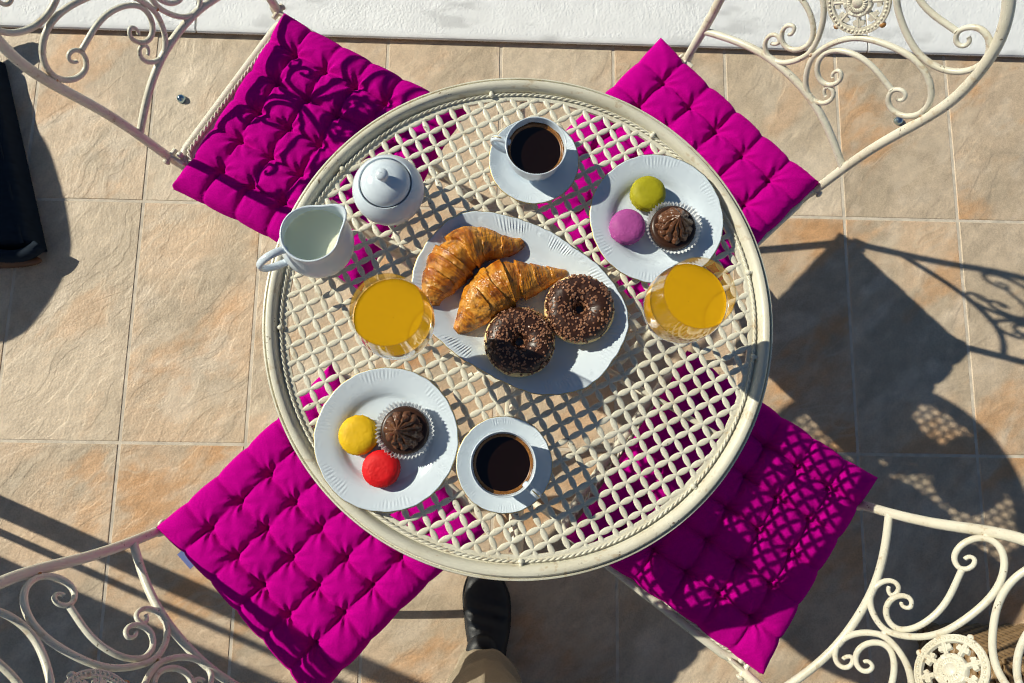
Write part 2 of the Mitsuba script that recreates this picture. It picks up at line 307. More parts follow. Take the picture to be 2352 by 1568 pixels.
for z in (.34,):
    th = np.linspace(0, 2 * np.pi, 60, endpoint=False)
    put(tb + '__leg_ring', P(tube(np.c_[.066 * np.cos(th), .066 * np.sin(th), th * 0 + z], 0.006, 8, True), True), 'm_cream', to_table)

# ------------------------------------------------------------------ chairs
TILT = math.radians(15)
def back_pt(uv, off=0.0):
    uv = np.atleast_2d(np.asarray(uv, float))
    st, ct = math.sin(TILT), math.cos(TILT)
    return np.c_[uv[:, 0], 0.2268 + uv[:, 1] * st - off * ct, 0.45 + uv[:, 1] * ct + off * st]
BACKN = (0, -math.cos(TILT), math.sin(TILT))
BIG = [(.0665, .150), (.058, .156), (.0565, .1625), (.0635, .1675), (.0715, .1655), (.077, .154), (.0745, .142), (.065, .132), (.051, .128), (.036, .133), (.021, .147), (.010, .167), (.005, .186), (.007, .206), (.016, .231), (.029, .252), (.047, .269), (.070, .282), (.097, .2925), (.124, .2975), (.150, .2945), (.169, .286), (.1835, .273), (.1912, .256), (.1905, .240), (.1815, .2255), (.164, .2165), (.149, .2185), (.1395, .227), (.136, .237), (.1395, .246), (.1475, .2505), (.156, .2475), (.1575, .240), (.151, .2345)]
INN = [(.0525, .184), (.0485, .194), (.0525, .2005), (.0595, .1985), (.0645, .189), (.062, .177), (.054, .168), (.042, .165), (.028, .171), (.0175, .186), (.0155, .203), (.025, .221), (.046, .236), (.073, .244), (.104, .2435), (.1335, .2395)]
def mirror(pts, sx, sy):
    p = np.array(pts); p = np.c_[p[:, 0] * sx, p[:, 1]]
    if sy < 0: p[:, 1] = 2 * .303 - p[:, 1]
    return p
chair_parts = []
def cp(name, mesh, smooth=True): chair_parts.append((name, P(mesh, smooth)))
hoop = spline([(-.176, -.03), (-.179, .0), (-.182, .07), (-.191, .169), (-.204, .25), (-.2065, .30), (-.199, .347), (-.184, .391), (-.152, .435), (-.10, .470), (-.05, .486), (0, .491), (.05, .486), (.10, .470), (.152, .435), (.184, .391), (.199, .347), (.2065, .30), (.204, .25), (.191, .169), (.182, .07), (.179, .0), (.176, -.03)], 150)
cp('back_frame', tube(back_pt(hoop), 0.0083, 12, ref=BACKN))
cp('lower_rail', tube(back_pt(spline([(-.181, .071), (-.11, .108), (-.052, .1265), (0, .131), (.052, .1265), (.11, .108), (.181, .071)], 60)), 0.0064, 10, ref=BACKN))
for sx in (-1, 1):
    for sy in (1, -1):
        pth = spline(mirror(BIG, sx, sy), 190); rr = np.full(190, .0048); rr[:34] = np.linspace(.0030, .0048, 34); rr[-34:] = np.linspace(.0048, .0030, 34)
        cp('scroll', tube(back_pt(pth), rr, 9, ref=BACKN))
        pth = spline(mirror(INN, sx, sy), 100); rr = np.full(100, .0045); rr[:26] = np.linspace(.0028, .0045, 26)
        cp('inner_scroll', tube(back_pt(pth), rr, 9, ref=BACKN))
for uv in [(.055, .1265), (-.055, .1265), (.1955, .244), (-.1955, .244), (.1955, .362), (-.1955, .362), (0.0, .2525), (0.0, .3535), (.0510, .303), (-.0510, .303), (.181, .071), (-.181, .071), (.055, .4815), (-.055, .4815), (0, .188), (0, .418)]:
    cp('weld_bead', blob(back_pt(uv)[0], .0068 if abs(uv[0]) > .18 and uv[1] < .1 else .0050, 2))
# medallion, in its own plane: x across, y up, z towards the sitter
def to_back(m):
    v, f = m; st, ct = math.sin(TILT), math.cos(TILT); v = np.asarray(v)
    q = back_pt(np.c_[v[:, 0], v[:, 1] + .303]); return q + v[:, 2:3] * np.array([[0, -ct, st]]), f
ring = Point(0, 0).buffer(.049, 48).difference(Point(0, 0).buffer(.0395, 48))
th = np.arange(44) * 2 * np.pi / 44
cp('medallion__ring', to_back(join([extrude(ring, .005, -.0025), tube(np.c_[.0483 * np.cos(th), .0483 * np.sin(th), th * 0 + .0015], .0022, 6, True)] + [blob((.0445 * c, .0445 * s, .003), .0021) for c, s in zip(np.cos(th), np.sin(th))])), 40)
dome = [(.0002, .0068), (.004, .0066), (.0075, .0052), (.0085, .0036), (.0105, .0056), (.0135, .0060), (.0155, .0044), (.0165, .0034), (.0195, .0048), (.0215, .0044), (.023, .0024), (.023, -.002), (.0002, -.002)]
cp('medallion__rosette', to_back(fix(lathe(dome, 96, fn=lambda R, Z, TH: (R, Z + np.where((R > .009) & (R < .016), .0007 * np.sign(np.sin(24 * TH)), 0) + np.where((R > .0168) & (R < .0225), .0008 * np.sign(np.sin(8 * TH)), 0))))), 40)
lobe = unary_union([Polygon([(-.0028, .020), (.0028, .020), (.0022, .029), (-.0022, .029)]), affinity.scale(Point(0, .0345).buffer(.0042, 12), .75, 1.5), affinity.rotate(affinity.scale(Point(.0052, .0325).buffer(.0030, 10), .8, 1.3), -35), affinity.rotate(affinity.scale(Point(-.0052, .0325).buffer(.0030, 10), .8, 1.3), 35), Point(.0068, .0310).buffer(.0021, 10), Point(-.0068, .0310).buffer(.0021, 10), Polygon([(-.005, .0335), (.005, .0335), (.003, .0285), (-.003, .0285)])]).buffer(.0004)
for k in range(8):
    m = join([extrude(lobe, .0042, -.002), tube([(0, .022, .002), (0, .038, .0024)], .0013, 6)])
    cth, sth = math.cos(k * np.pi / 4), math.sin(k * np.pi / 4); v = m[0].copy(); v[:, :2] = v[:, :2] @ np.array([[cth, sth], [-sth, cth]])
    cp('medallion__fleur', to_back((v, m[1])), 40)
# seat, legs and hinges (local: +y towards the back, z up)
def rounded_square(h, r, n=14):
    out = []
    for cx, cy, a0 in ((h - r, h - r, 0), (-h + r, h - r, 90), (-h + r, -h + r, 180), (h - r, -h + r, 270)):
        for t_ in np.linspace(0, 90, n): out.append((cx + r * math.cos(math.radians(a0 + t_)), cy + r * math.sin(math.radians(a0 + t_))))
    return np.array(out)
sq = rounded_square(.176, .03); dense = []
for i in range(len(sq)):
    nx = sq[(i + 1) % len(sq)]; k = max(1, int(np.linalg.norm(nx - sq[i]) / .01)); dense += [sq[i] + (nx - sq[i]) * j / k for j in range(k)]
sq = np.array(dense); sq[:, 1] = np.where(sq[:, 1] > 0, sq[:, 1] * .212 / .176, sq[:, 1])
cp('seat_frame', tube(np.c_[sq, np.full(len(sq), .437)], .0085, 10, True))
rs = rounded_square(.166, .025); rs[:, 1] = np.where(rs[:, 1] > 0, rs[:, 1] * .202 / .166, rs[:, 1]); cp('seat_panel', extrude(Polygon(rs), .004, .436), False)
L = np.r_[0, np.cumsum(np.linalg.norm(np.diff(np.vstack([rs, rs[:1]]), axis=0), axis=1))]; tt = np.linspace(0, L[-1], 700, endpoint=False)
rx = np.c_[np.interp(tt, L, np.r_[rs[:, 0], rs[0, 0]]), np.interp(tt, L, np.r_[rs[:, 1], rs[0, 1]])]
for ph in (0, np.pi): cp('rope_strand', tube(np.c_[rx * (1 + .010 * np.cos(tt / .0035 + ph))[:, None], .4445 + .0019 * np.sin(tt / .0035 + ph)], .0022, 5, True))
for s in (-1, 1):
    cp('front_leg', tube(spline([(s * .176, .219, .423), (s * .172, .12, .33), (s * .172, -.02, .20), (s * .178, -.14, .09), (s * .184, -.20, .008)], 40), .0085, 10))
    cp('rear_leg', tube(spline([(s * .160, -.16, .432), (s * .160, -.06, .34), (s * .160, .06, .22), (s * .163, .16, .10), (s * .168, .22, .008)], 40), .0085, 10))
    cp('hinge', join([box(s * .176, .215, .440, .006, .052, .026, .002), box(s * .165, .198, .431, .02, .03, .006, .001), tube([(s * .160, .222, .447), (s * .190, .222, .447)], .005, 10), blob((s * .190, .222, .447), .007, 2, (.6, 1, 1)), blob((s * .165, .206, .452), .006, 1)]), 30)
cp('cross_bar', tube([(-.166, .19, .062), (.166, .19, .062)], .006, 8)); cp('cross_bar', tube([(-.176, -.12, .105), (.176, -.12, .105)], .006, 8))
CHAIRS = [((0.3232, 0.4685), 43.3, 'cream scrollwork metal chair at upper right, its back over the white step and tiles'),
          ((-0.3379, 0.5629), 149.0, 'cream scrollwork metal chair at upper left, beside the sugar bowl side of the table'),
          ((-0.2842, -0.1202), 225.4, 'cream scrollwork metal chair at lower left, its back in streaks of shadow'),
          ((0.365, -0.1072), -36.3, 'cream scrollwork metal chair at lower right, in front of the brown wicker')]
for (cx, cy), ang, lab in CHAIRS:
    t = thing('bistro_chair', lab, 'chair', 'bistro chairs around the table')
    to = T().translate([cx, cy, 0]).rotate([0, 0, 1], ang - 90)
    for name, shp in chair_parts: put(t + '__' + name, shp, 'm_weld' if name == 'weld_bead' else 'm_cream', to)

# ------------------------------------------------------------------ cushions
def cushion(seed, side=.404, n=132):
    r_ = np.random.default_rng(seed)
    U, V = np.meshgrid(np.linspace(0, 1, n), np.linspace(0, 1, n), indexing='ij')
    def d_line(w):
        k = np.clip(np.round(w * 6), 1, 5); return np.abs(w - k / 6) * side, k / 6
    du, ku = d_line(U); dv, kv = d_line(V); dt = np.hypot(du, dv)
    de = np.minimum(np.minimum(U, 1 - U), np.minimum(V, 1 - V)) * side
    cu, cv = np.exp(-du / .0058), np.exp(-dv / .0058)
    edge = np.sqrt(1 - np.exp(-de / .014))
    fadeu = 1 - .35 * np.exp(-np.minimum(V, 1 - V) * side / .02); fadev = 1 - .35 * np.exp(-np.minimum(U, 1 - U) * side / .02)
    h = 1 - .27 * cu * fadeu - .27 * cv * fadev - .30 * np.exp(-dt / .010)
    q = np.stack([U * side * 11 + seed * 3.1, V * side * 11, U * 0], -1)
    h = h * (0.93 + 0.16 * (meshkit.fbm(q, 3, seed) - .5))
    ang = np.arctan2(dv, du) * 1.0 + 3 * meshkit.noise(q * 2.5, seed + 3)
    wr = .075 * np.sin(7 * np.arctan2(V - kv, U - ku) + 6 * meshkit.noise(q * 1.7, seed + 1)) * np.exp(-np.abs(dt - .014) / .016)
    wr += .018 * np.exp(-de / .03) * np.sin(2 * np.pi * (np.where(np.minimum(U, 1 - U) < np.minimum(V, 1 - V), V, U) * 30 + 4 * meshkit.noise(q * 3, seed + 2)))
    z = .042 * edge * np.clip(h + wr * (dt > .004), .05, 2)
    # outline: tucked in at the stitched rows, corners drawn out to points
    tuck_v = .0030 * np.exp(-dv / .012) + .005 * np.sin(np.pi * V) ** .6; tuck_u = .0030 * np.exp(-du / .012) + .005 * np.sin(np.pi * U) ** .6
    j = .0035 * (meshkit.fbm(q * 1.5 + 9, 2, seed + 5) - .5)
    X = (U - .5) * side * (1 - 2 * tuck_v / side) + j; Y = (V - .5) * side * (1 - 2 * tuck_u / side) + j
    top = np.stack([X, Y, .454 + z - .002], -1).reshape(-1, 3)
    bot = np.stack([X, Y, .454 - .006 * edge - .0025], -1).reshape(-1, 3)
    f = grid_faces(n, n); nn = n * n
    bd = np.r_[np.arange(n), np.arange(1, n) * n + n - 1, (n - 1) * n + np.arange(n - 2, -1, -1), np.arange(n - 2, 0, -1) * n]
    side_f = np.stack([bd, np.roll(bd, -1), np.roll(bd, -1) + nn, bd + nn], 1)
    return fix((np.vstack([top, bot]), np.vstack([f, f[:, ::-1] + nn, side_f[:, ::-1]])))
CUSH = [((0.3135, 0.4925), -44.0, 'magenta tufted seat cushion at upper right, in full sun behind the macaron plate'),
        ((-0.3340, 0.5440), -27.5, 'magenta tufted seat cushion at upper left, covered in curly scroll shadows'),
        ((-0.2930, -0.1490), 45.2, 'sunny magenta tufted seat cushion at lower left with a small blue label at its edge'),
        ((0.4080, -0.1050), -33.6, 'magenta tufted seat cushion at lower right, dark under a lattice shadow pattern')]
for k, ((cx, cy), ang, lab) in enumerate(CUSH):
    t = thing('seat_cushion', lab, 'cushion', 'magenta cushions on the chairs')
    to = T().translate([cx, cy, 0]).rotate([0, 0, 1], ang)
    put(t + '__cover', P(cushion(11 + k, (.420, .404, .404, .404)[k]), True), 'm_magenta', to)
    for i in range(1, 6):
        for j in range(1, 6):
            put(t + '__tuft_button', P(blob(((i / 6 - .5) * .394, (j / 6 - .5) * .394, .4590), .0018), True), 'm_button', to)
    if k == 2: put(t + '__care_label', P(box(-.2025, .125, .452, .014, .034, .0012), False), 'm_tag', to)

# ------------------------------------------------------------------ porcelain
def ware(outline, prof, nr, nt, relief, thick=.0028, foot=.55, tilt=None):
    """plate-like shell: outline(theta) = edge radius, prof(s) = height at the share s of it."""
    th = np.arange(nt) * 2 * np.pi / nt; s = np.linspace(0.0008, 1, nr)
    S, TH = np.meshgrid(s, th, indexing='ij'); R0 = outline(th)[None]
    dr_, dz = relief(S, TH)
    R = S * R0 * (1 + dr_); Z = prof(S) + dz
    top = np.stack([R * np.cos(TH), R * np.sin(TH), Z], -1).reshape(-1, 3)
    bot = np.stack([R * np.cos(TH) * (1 - .004 * S), R * np.sin(TH) * (1 - .004 * S), np.maximum(prof(S) - thick, 0.0002 * S) + dz * (S > .97)], -1).reshape(-1, 3)
    f = grid_faces(nr, nt, False, True); n = nr * nt; e = (nr - 1) * nt + np.arange(nt)
    m = fix((np.vstack([top, bot]), np.vstack([f, f[:, ::-1] + n, np.stack([e, np.roll(e, -1), np.roll(e, -1) + n, e + n], 1)[:, ::-1]])))
    return m, top[e]
def rocaille(n_cart, seed, amp=.00045, ph=0.0):
    """moulded rim of old porcelain: runs of fine flutes between leafy scroll cartouches."""
    def relief(S, TH):
        x = (TH + ph) * n_cart / (2 * np.pi); loc = x - np.floor(x)            # place within one repeat
        inner = 0.85 + .05 * np.sin(2 * np.pi * loc) + .025 * np.sin(6 * np.pi * loc + 1) + .02 * np.abs(np.sin(2 * np.pi * loc * 6.5))
        band = np.clip((S - inner) / .05, 0, 1) * np.clip((1.0 - S) / .07, 0, 1)
        flute = .75 * np.sin(2 * np.pi * loc * 19 + 5 * (S - .8) + .7 * np.sin(2 * np.pi * loc * 4)) * np.clip(np.sin(np.pi * np.clip((loc - .24) / .80, 0, 1)) * 2.2, 0, 1)
        q1 = np.hypot((loc - .16) * 1.1, (S - .86)); q2 = np.hypot((loc - .30) * 1.1, (S - .80)); a1 = np.arctan2(S - .86, (loc - .16)); a2 = np.arctan2(S - .80, -(loc - .30))
        scr = np.exp(-q1 / .07) * np.sin(60 * q1 - 1.0 * a1) * 1.3 + np.exp(-q2 / .05) * np.sin(80 * q2 + a2)
        edge = .010 * (np.cos(2 * np.pi * x) * .6 + .4 * np.cos(6 * np.pi * x + .8) + .35 * np.cos(10 * np.pi * x)) * np.clip((S - .75) / .25, 0, 1) * .6
        return edge, amp * band * (flute + scr)
    return relief
def put_ware(name, label, cat, center, R, prof, rel, z=ZT, rot=0.0, group=None, nt=420, nr=70, outline=None):
    t = thing(name, label, cat, group)
    m, rimv = ware(outline or (lambda th: np.full_like(th, R)), prof, nr, nt, rel)
    to = T().translate([center[0], center[1], z]).rotate([0, 0, 1], rot)
    put(t + '__body', P(m, True), 'm_porcelain', to)
    put(t + '__gilt_edge', P(tube(rimv + [0, 0, -.0010], .0009, 6, True), True), 'm_gold', to)
    return t
plate_prof = PchipInterpolator([0, .50, .58, .66, .74, .9, 1.0], [.0040, .0042, .0050, .0100, .0135, .0172, .0192])
put_ware('dessert_plate', 'white rococo dessert plate holding green and pink macarons', 'plate', (.229, .3249), .0965, plate_prof, rocaille(6, 1, ph=.3), group='white dessert plates')
put_ware('dessert_plate', 'white rococo dessert plate holding yellow and red macarons', 'plate', (-.146, .004), .0972, plate_prof, rocaille(6, 1, ph=1.1), group='white dessert plates')
sauc_prof = PchipInterpolator([0, .36, .42, .50, .75, .92, 1.0], [.0050, .0050, .0062, .0085, .0125, .0165, .0185])
put_ware('saucer', 'white saucer with gilt edge under the upper coffee cup', 'saucer', (.0507, .4081), .0650, sauc_prof, rocaille(6, 2, .0005, .5), group='white saucers', nt=360, nr=56)
put_ware('saucer', 'white saucer with gilt edge under the lower coffee cup', 'saucer', (.0149, -.028), .0648, sauc_prof, rocaille(6, 2, .0005, 1.2), group='white saucers', nt=360, nr=56)
PLO = np.array([[-0.1205, 0.2252], [-0.1152, 0.2471], [-0.1054, 0.271], [-0.0901, 0.2916], [-0.0694, 0.3143], [-0.05, 0.3241], [-0.0358, 0.3273], [-0.0107, 0.326], [0.0182, 0.3211], [0.0434, 0.3134], [0.0759, 0.2993], [0.1064, 0.2796], [0.1333, 0.26], [0.1547, 0.2403], [0.1723, 0.2154], [0.1828, 0.1957], [0.1853, 0.1758], [0.1833, 0.1579], [0.1752, 0.1347], [0.1645, 0.1169], [0.1504, 0.0991], [0.133, 0.0831], [0.1069, 0.0722], [0.0809, 0.0677], [0.0601, 0.0679], [0.0376, 0.0745], [0.0115, 0.0844], [-0.0148, 0.0978], [-0.0411, 0.113], [-0.0676, 0.1318], [-0.0943, 0.1564], [-0.1109, 0.1787], [-0.1189, 0.2054]])
PC = np.array([.034, .196])
_a = np.arctan2(PLO[:, 1] - PC[1], PLO[:, 0] - PC[0]); _r = np.hypot(*(PLO - PC).T); _i = np.argsort(_a)
_cs = CubicSpline(np.r_[_a[_i], _a[_i][0] + 2 * np.pi], np.r_[_r[_i], _r[_i][0]], bc_type='periodic')
def platter_outline(th):
    r = _cs((th - _a[_i][0]) % (2 * np.pi) + _a[_i][0]); k = np.fft.rfft(r); k[14:] = 0; return np.fft.irfft(k, len(r))
put_ware('serving_platter', 'large white egg shaped platter with croissants and chocolate doughnuts in the middle of the table', 'platter', PC, 0, PchipInterpolator([0, .60, .68, .76, .9, 1.0], [.0045, .0048, .0065, .0110, .0180, .0225]), rocaille(9, 3, .0009, .2), outline=platter_outline, nt=700, nr=90)

def handle(c, ang, pts, w, flat, z0):
    """ear shaped handle: pts = (radial distance, height), swept as a band."""
    p = spline(pts, 46); ca, sa = math.cos(math.radians(ang)), math.sin(math.radians(ang))
    return tube(np.c_[c[0] + p[:, 0] * ca, c[1] + p[:, 0] * sa, z0 + p[:, 1]], w, 10, ref=(-sa, ca, 0), flat=flat)
CUPP = spline([(.001, .001), (.018, .001), (.0215, .002), (.0205, .0065), (.026, .0115), (.0335, .022), (.0382, .037), (.0405, .052), (.0425, .0655)], 46)
CUPI = spline([(.0408, .0655), (.0385, .050), (.036, .037), (.031, .0235), (.023, .0135), (.001, .0115)], 30)
for c, ang, lab in (((.0508, .4068), 166, 'white coffee cup with black coffee, handle to the left, at the top of the table'), ((.0128, -.0260), -41, 'white coffee cup with black coffee at the bottom of the table, handle to lower right')):
    t = thing('coffee_cup', lab, 'cup', 'coffee cups on saucers'); z = ZT + .0052
    lip = [(.0426, .0660), (.0417, .0666), (.0409, .0660)]
    rel = lambda R, Z, TH: (R + np.where((Z > .012) & (Z < .05) & (R > .024), .0005 * np.sin(30 * TH) * (np.sin(3 * TH + Z * 160) > -.2) * np.sin(np.pi * np.clip((Z - .012) / .038, 0, 1)), 0), Z)
    put(t + '__body', P(fix(lathe(np.vstack([CUPP, lip, CUPI]), 180, (c[0], c[1], z), rel)), True), 'm_porcelain')
    th = np.linspace(0, 2 * np.pi, 90, endpoint=False)
    put(t + '__handle', P(handle(c, ang, [(.0375, .053), (.047, .0575), (.058, .0565), (.0625, .047), (.059, .035), (.048, .026), (.0345, .0245)], .0030, 1.5, z), True), 'm_porcelain')
    put(t + '__gilt_line', P(handle(c, ang, [(.050, .0625), (.0575, .0615), (.0628, .056)], .0007, 1.0, z - .0012), True), 'm_gold')
    put(t + '__coffee', P(fix(lathe([(.0002, .0495), (.0372, .0495), (.0372, .0490), (.0002, .046)], 90, (c[0], c[1], z))), 20), 'm_coffee')
    put(t + '__crema_ring', P(fix(lathe([(.0345, .0490), (.0358, .0499), (.0372, .0508), (.0395, .0555), (.0398, .0488), (.0345, .0490)], 120, (c[0], c[1], z), lambda R, Z, TH: (R, Z + (Z > .0515) * .0013 * (np.sin(5 * TH) + np.sin(11 * TH + 1)) * .5))), True), 'm_crema')
# sugar bowl
t = thing('sugar_bowl', 'round white porcelain sugar bowl with knobbed lid', 'sugar bowl'); c = (-.1535, .3470)
body = spline([(.001, .002), (.026, .001), (.0285, .003), (.0275, .006), (.038, .017), (.0475, .034), (.0495, .048), (.0455, .062), (.039, .071), (.0365, .0735)], 60)
put(t + '__body', P(fix(lathe(np.vstack([body, [(.0352, .0728), (.0350, .068), (.0445, .052), (.045, .04), (.03, .014), (.001, .008)]]), 140, (*c, ZT))), 60), 'm_porcelain')
put(t + '__lid', P(fix(lathe(np.vstack([[(.001, .066), (.032, .066), (.0335, .0705)], spline([(.0340, .0725), (.0325, .0765), (.026, .0835), (.016, .0885), (.008, .0905), (.006, .0912)], 24), [(.001, .0915)]]), 120, (*c, ZT))), 60), 'm_porcelain')
put(t + '__lid__knob', P(fix(lathe(spline([(.001, .090), (.0062, .0905), (.0056, .0945), (.0070, .0975), (.0084, .1010), (.0078, .1050), (.0045, .1075), (.0006, .1082)], 34), 70, (*c, ZT))), True), 'm_porcelain')
# milk jug
t = thing('milk_jug', 'white porcelain milk jug with loop handle and pouring lip beside the sugar bowl', 'jug'); c = (-.2480, .2705); sp = math.radians(36)
def spout(R, Z, TH):
    d = (TH - sp + np.pi) % (2 * np.pi) - np.pi; k = np.exp(-(d / .42) ** 2) * np.clip((Z - .048) / .038, 0, 1) ** 1.5
    return R * (1 + .48 * k), Z + .006 * k - .003 * np.clip((Z - .06) / .025, 0, 1) * np.exp(-((np.abs(d) - 1.2) / .5) ** 2)
jo = spline([(.001, .002), (.028, .001), (.0305, .003), (.0295, .007), (.040, .018), (.0485, .034), (.0500, .047), (.0465, .062), (.0415, .074), (.0395, .0835)], 60)
ji = spline([(.0362, .0835), (.0385, .073), (.0435, .060), (.0455, .045), (.040, .024), (.001, .012)], 44)
put(t + '__body', P(fix(lathe(np.vstack([jo, [(.0392, .0848), (.0380, .0853), (.0367, .0847)], ji]), 160, (*c, ZT), spout)), True), 'm_porcelain')
put(t + '__handle', P(handle(c, 213, [(.0375, .077), (.052, .0855), (.069, .0845), (.0795, .073), (.078, .058), (.064, .044), (.0455, .036)], .0035, 1.55, ZT), True), 'm_porcelain')
put(t + '__milk', P(fix(lathe([(.0002, .0455), (.0440, .0455), (.0455, .0461), (.0455, .044), (.0002, .036)], 90, (*c, ZT))), 20), 'm_milk')

# ------------------------------------------------------------------ wine glasses with juice
BOWL = spline([(.0042, .088), (.012, .0915), (.026, .101), (.039, .119), (.0455, .142), (.0470, .160), (.0458, .180), (.0432, .202), (.0405, .2235)], 70)
for c, lab in (((-.1195, .1432), 'stemmed wine glass of orange juice left of the croissants'), ((.2258, .1692), 'stemmed wine glass of orange juice at the right, below the macaron plate')):
    t = thing('wine_glass', lab, 'glass', 'wine glasses of orange juice'); cc = (*c, ZT); th = np.linspace(0, 2 * np.pi, 120, endpoint=False)
    put(t + '__bowl', P(lathe(BOWL, 110, cc), True), 'm_glass')
    put(t + '__rim', P(tube(np.c_[c[0] + .0405 * np.cos(th), c[1] + .0405 * np.sin(th), th * 0 + ZT + .2237], .0006, 10, True), True), 'm_glass_rim')
    put(t + '__stem', P(fix(lathe(spline([(.0004, .0885), (.0042, .0880), (.0037, .078), (.0034, .05), (.0036, .022), (.0055, .009), (.0085, .0055), (.0086, .0048), (.0003, .0046)], 60), 30, cc)), True), 'm_glass_solid')
    put(t + '__foot', P(lathe([(.004, .0062), (.010, .0048), (.022, .0030), (.034, .0018), (.0382, .0012)], 100, cc), True), 'm_glass')
    put(t + '__foot_edge', P(tube(np.c_[c[0] + .0382 * np.cos(th), c[1] + .0382 * np.sin(th), th * 0 + ZT + .0012], .0009, 10, True), True), 'm_glass')
    prof = [(max(r - .0009, .0005), z + .0006) for r, z in BOWL if z < .1775]
    rt = prof[-1][0]
    prof += [(rt, .1786), (rt - .0012, .1778), (rt - .004, .1775), (.0004, .1775)]
    put(t + '__orange_juice', P(fix(lathe([(.0004, prof[0][1])] + prof, 110, cc)), 50), 'm_juice')

# ------------------------------------------------------------------ croissants
def croissant(pts, seed, zb, nb=7, flatten=.86):
    p = np.array(pts); n, k = 240, 90
    s0 = np.r_[0, np.cumsum(np.hypot(*np.diff(p[:, :2], axis=0).T))]; s = np.linspace(0, s0[-1], n)
    cx, cy, r = CubicSpline(s0, p[:, 0])(s), CubicSpline(s0, p[:, 1])(s), PchipInterpolator(s0, p[:, 2])(s)
    mid = s0[np.argmax(p[:, 2])]; sd = (s - mid) / np.where(s > mid, s0[-1] - mid, mid)          # -1 .. 1 from tip to tip
    tx, ty = np.gradient(cx, s), np.gradient(cy, s); L = np.hypot(tx, ty); tx /= L; ty /= L
    ph = np.arange(k) * 2 * np.pi / k
    SD, PH = np.meshgrid(sd, ph, indexing='ij'); S, _ = np.meshgrid(s, ph, indexing='ij')
    q = np.stack([S * 60, np.cos(PH) * 2.2 + seed * 5, np.sin(PH) * 2.2], -1)
    x = np.abs(SD) * nb / 2 + .16 * np.sin(PH + (1.2 if seed % 2 else .3)) + .95 * (meshkit.noise(q * .35, seed) - .5) + .16 * (meshkit.fbm(q, 3, seed) - .5) + .42
    saw = 1 - (x - np.floor(x)); lay = np.floor(x)
    k_ = np.clip(saw / .26, 0, 1)                                # sharp ledge at the outer end of each wrap
    step = .13 * (saw ** .7) * k_ + .10 * (np.modf(np.sin(lay * 12.9 + np.sign(SD) * 4.1) * 43.7)[0])
    R = r[:, None] * (.93 + step * np.clip(1.15 - SD ** 4, .3, 1) + .22 * (meshkit.fbm(q * .6 + 3, 4, seed + 2) - .5) + .035 * (meshkit.fbm(np.stack([S * 420, np.cos(PH) * 3, np.sin(PH) * 3 + lay], -1), 2, seed) - .5))
    lift = np.clip(np.sin(PH), -.62, 1) * flatten
    off = np.cos(PH) * R
    X = cx[:, None] - ty[:, None] * off; Y = cy[:, None] + tx[:, None] * off
    Z = zb + r[:, None] * .62 * flatten + lift * R
    v = np.stack([X, Y, Z], -1).reshape(-1, 3)
    f = grid_faces(n, k, False, True); f = np.vstack([f[:, [0, 1, 2]], f[:, [0, 2, 3]]]); j = np.arange(k)
    v = np.vstack([v, [[cx[0], cy[0], zb + r[0] * .5]], [[cx[-1], cy[-1], zb + r[-1] * .5]]])
    f = np.vstack([f, np.stack([j * 0 + n * k, (j + 1) % k, j], 1), np.stack([j * 0 + n * k + 1, (n - 1) * k + j, (n - 1) * k + (j + 1) % k], 1)])
    uv = np.vstack([np.stack([S, 1 - saw], -1).reshape(-1, 2), [[0, .5], [s0[-1], .5]]])
    if trimesh.Trimesh(v, f, process=False).volume < 0: f = f[:, ::-1]
    return v, f, uv
CA = [(-0.0902, 0.1896, 0.0115), (-0.0862, 0.2139, 0.0205), (-0.0746, 0.2330, 0.0275), (-0.0600, 0.2550, 0.0318), (-0.0395, 0.2736, 0.0318), (-0.0176, 0.2793, 0.0250), (0.0054, 0.2789, 0.0182), (0.0258, 0.2822, 0.0118), (0.0361, 0.2882, 0.0075)]
CB = [(-0.0560, 0.1548, 0.0070), (-0.0363, 0.1765, 0.0215), (-0.0192, 0.1972, 0.0290), (-0.003, 0.2119, 0.0322), (0.0153, 0.2231, 0.0328), (0.0328, 0.2271, 0.0280), (0.0556, 0.2326, 0.0216), (0.0803, 0.2386, 0.0128), (0.1001, 0.2450, 0.0040)]
for pts, seed, lab, z in ((CA, 4, 'golden croissant at the upper left end of the platter', ZT + .0058), (CB, 9, 'golden croissant lying between the other croissant and the doughnuts', ZT + .0056)):
    v, f, uv = croissant(pts, seed, z)
    t = thing('croissant', lab, 'croissant', 'croissants on the platter')
    put(t, P((v, f), True, uv), 'm_crust')

t = thing('pastry_crumbs', 'scattered golden pastry crumbs on the platter below the croissant tip', 'crumbs', kind='stuff')
bits = []
for _ in range(16):
    p_ = np.array([-.045, .140]) + rng.normal(size=2) * [.014, .012]; m = blob((0, 0, 0), 1.0, 1); sc_ = rng.uniform(.0005, .0013)
    bits.append((np.asarray(m[0]) * sc_ * rng.uniform(.6, 1.4, 3) + [*p_, ZT + .0053 + sc_ * .5], m[1]))
put(t, P(join(bits), False), 'm_dough')

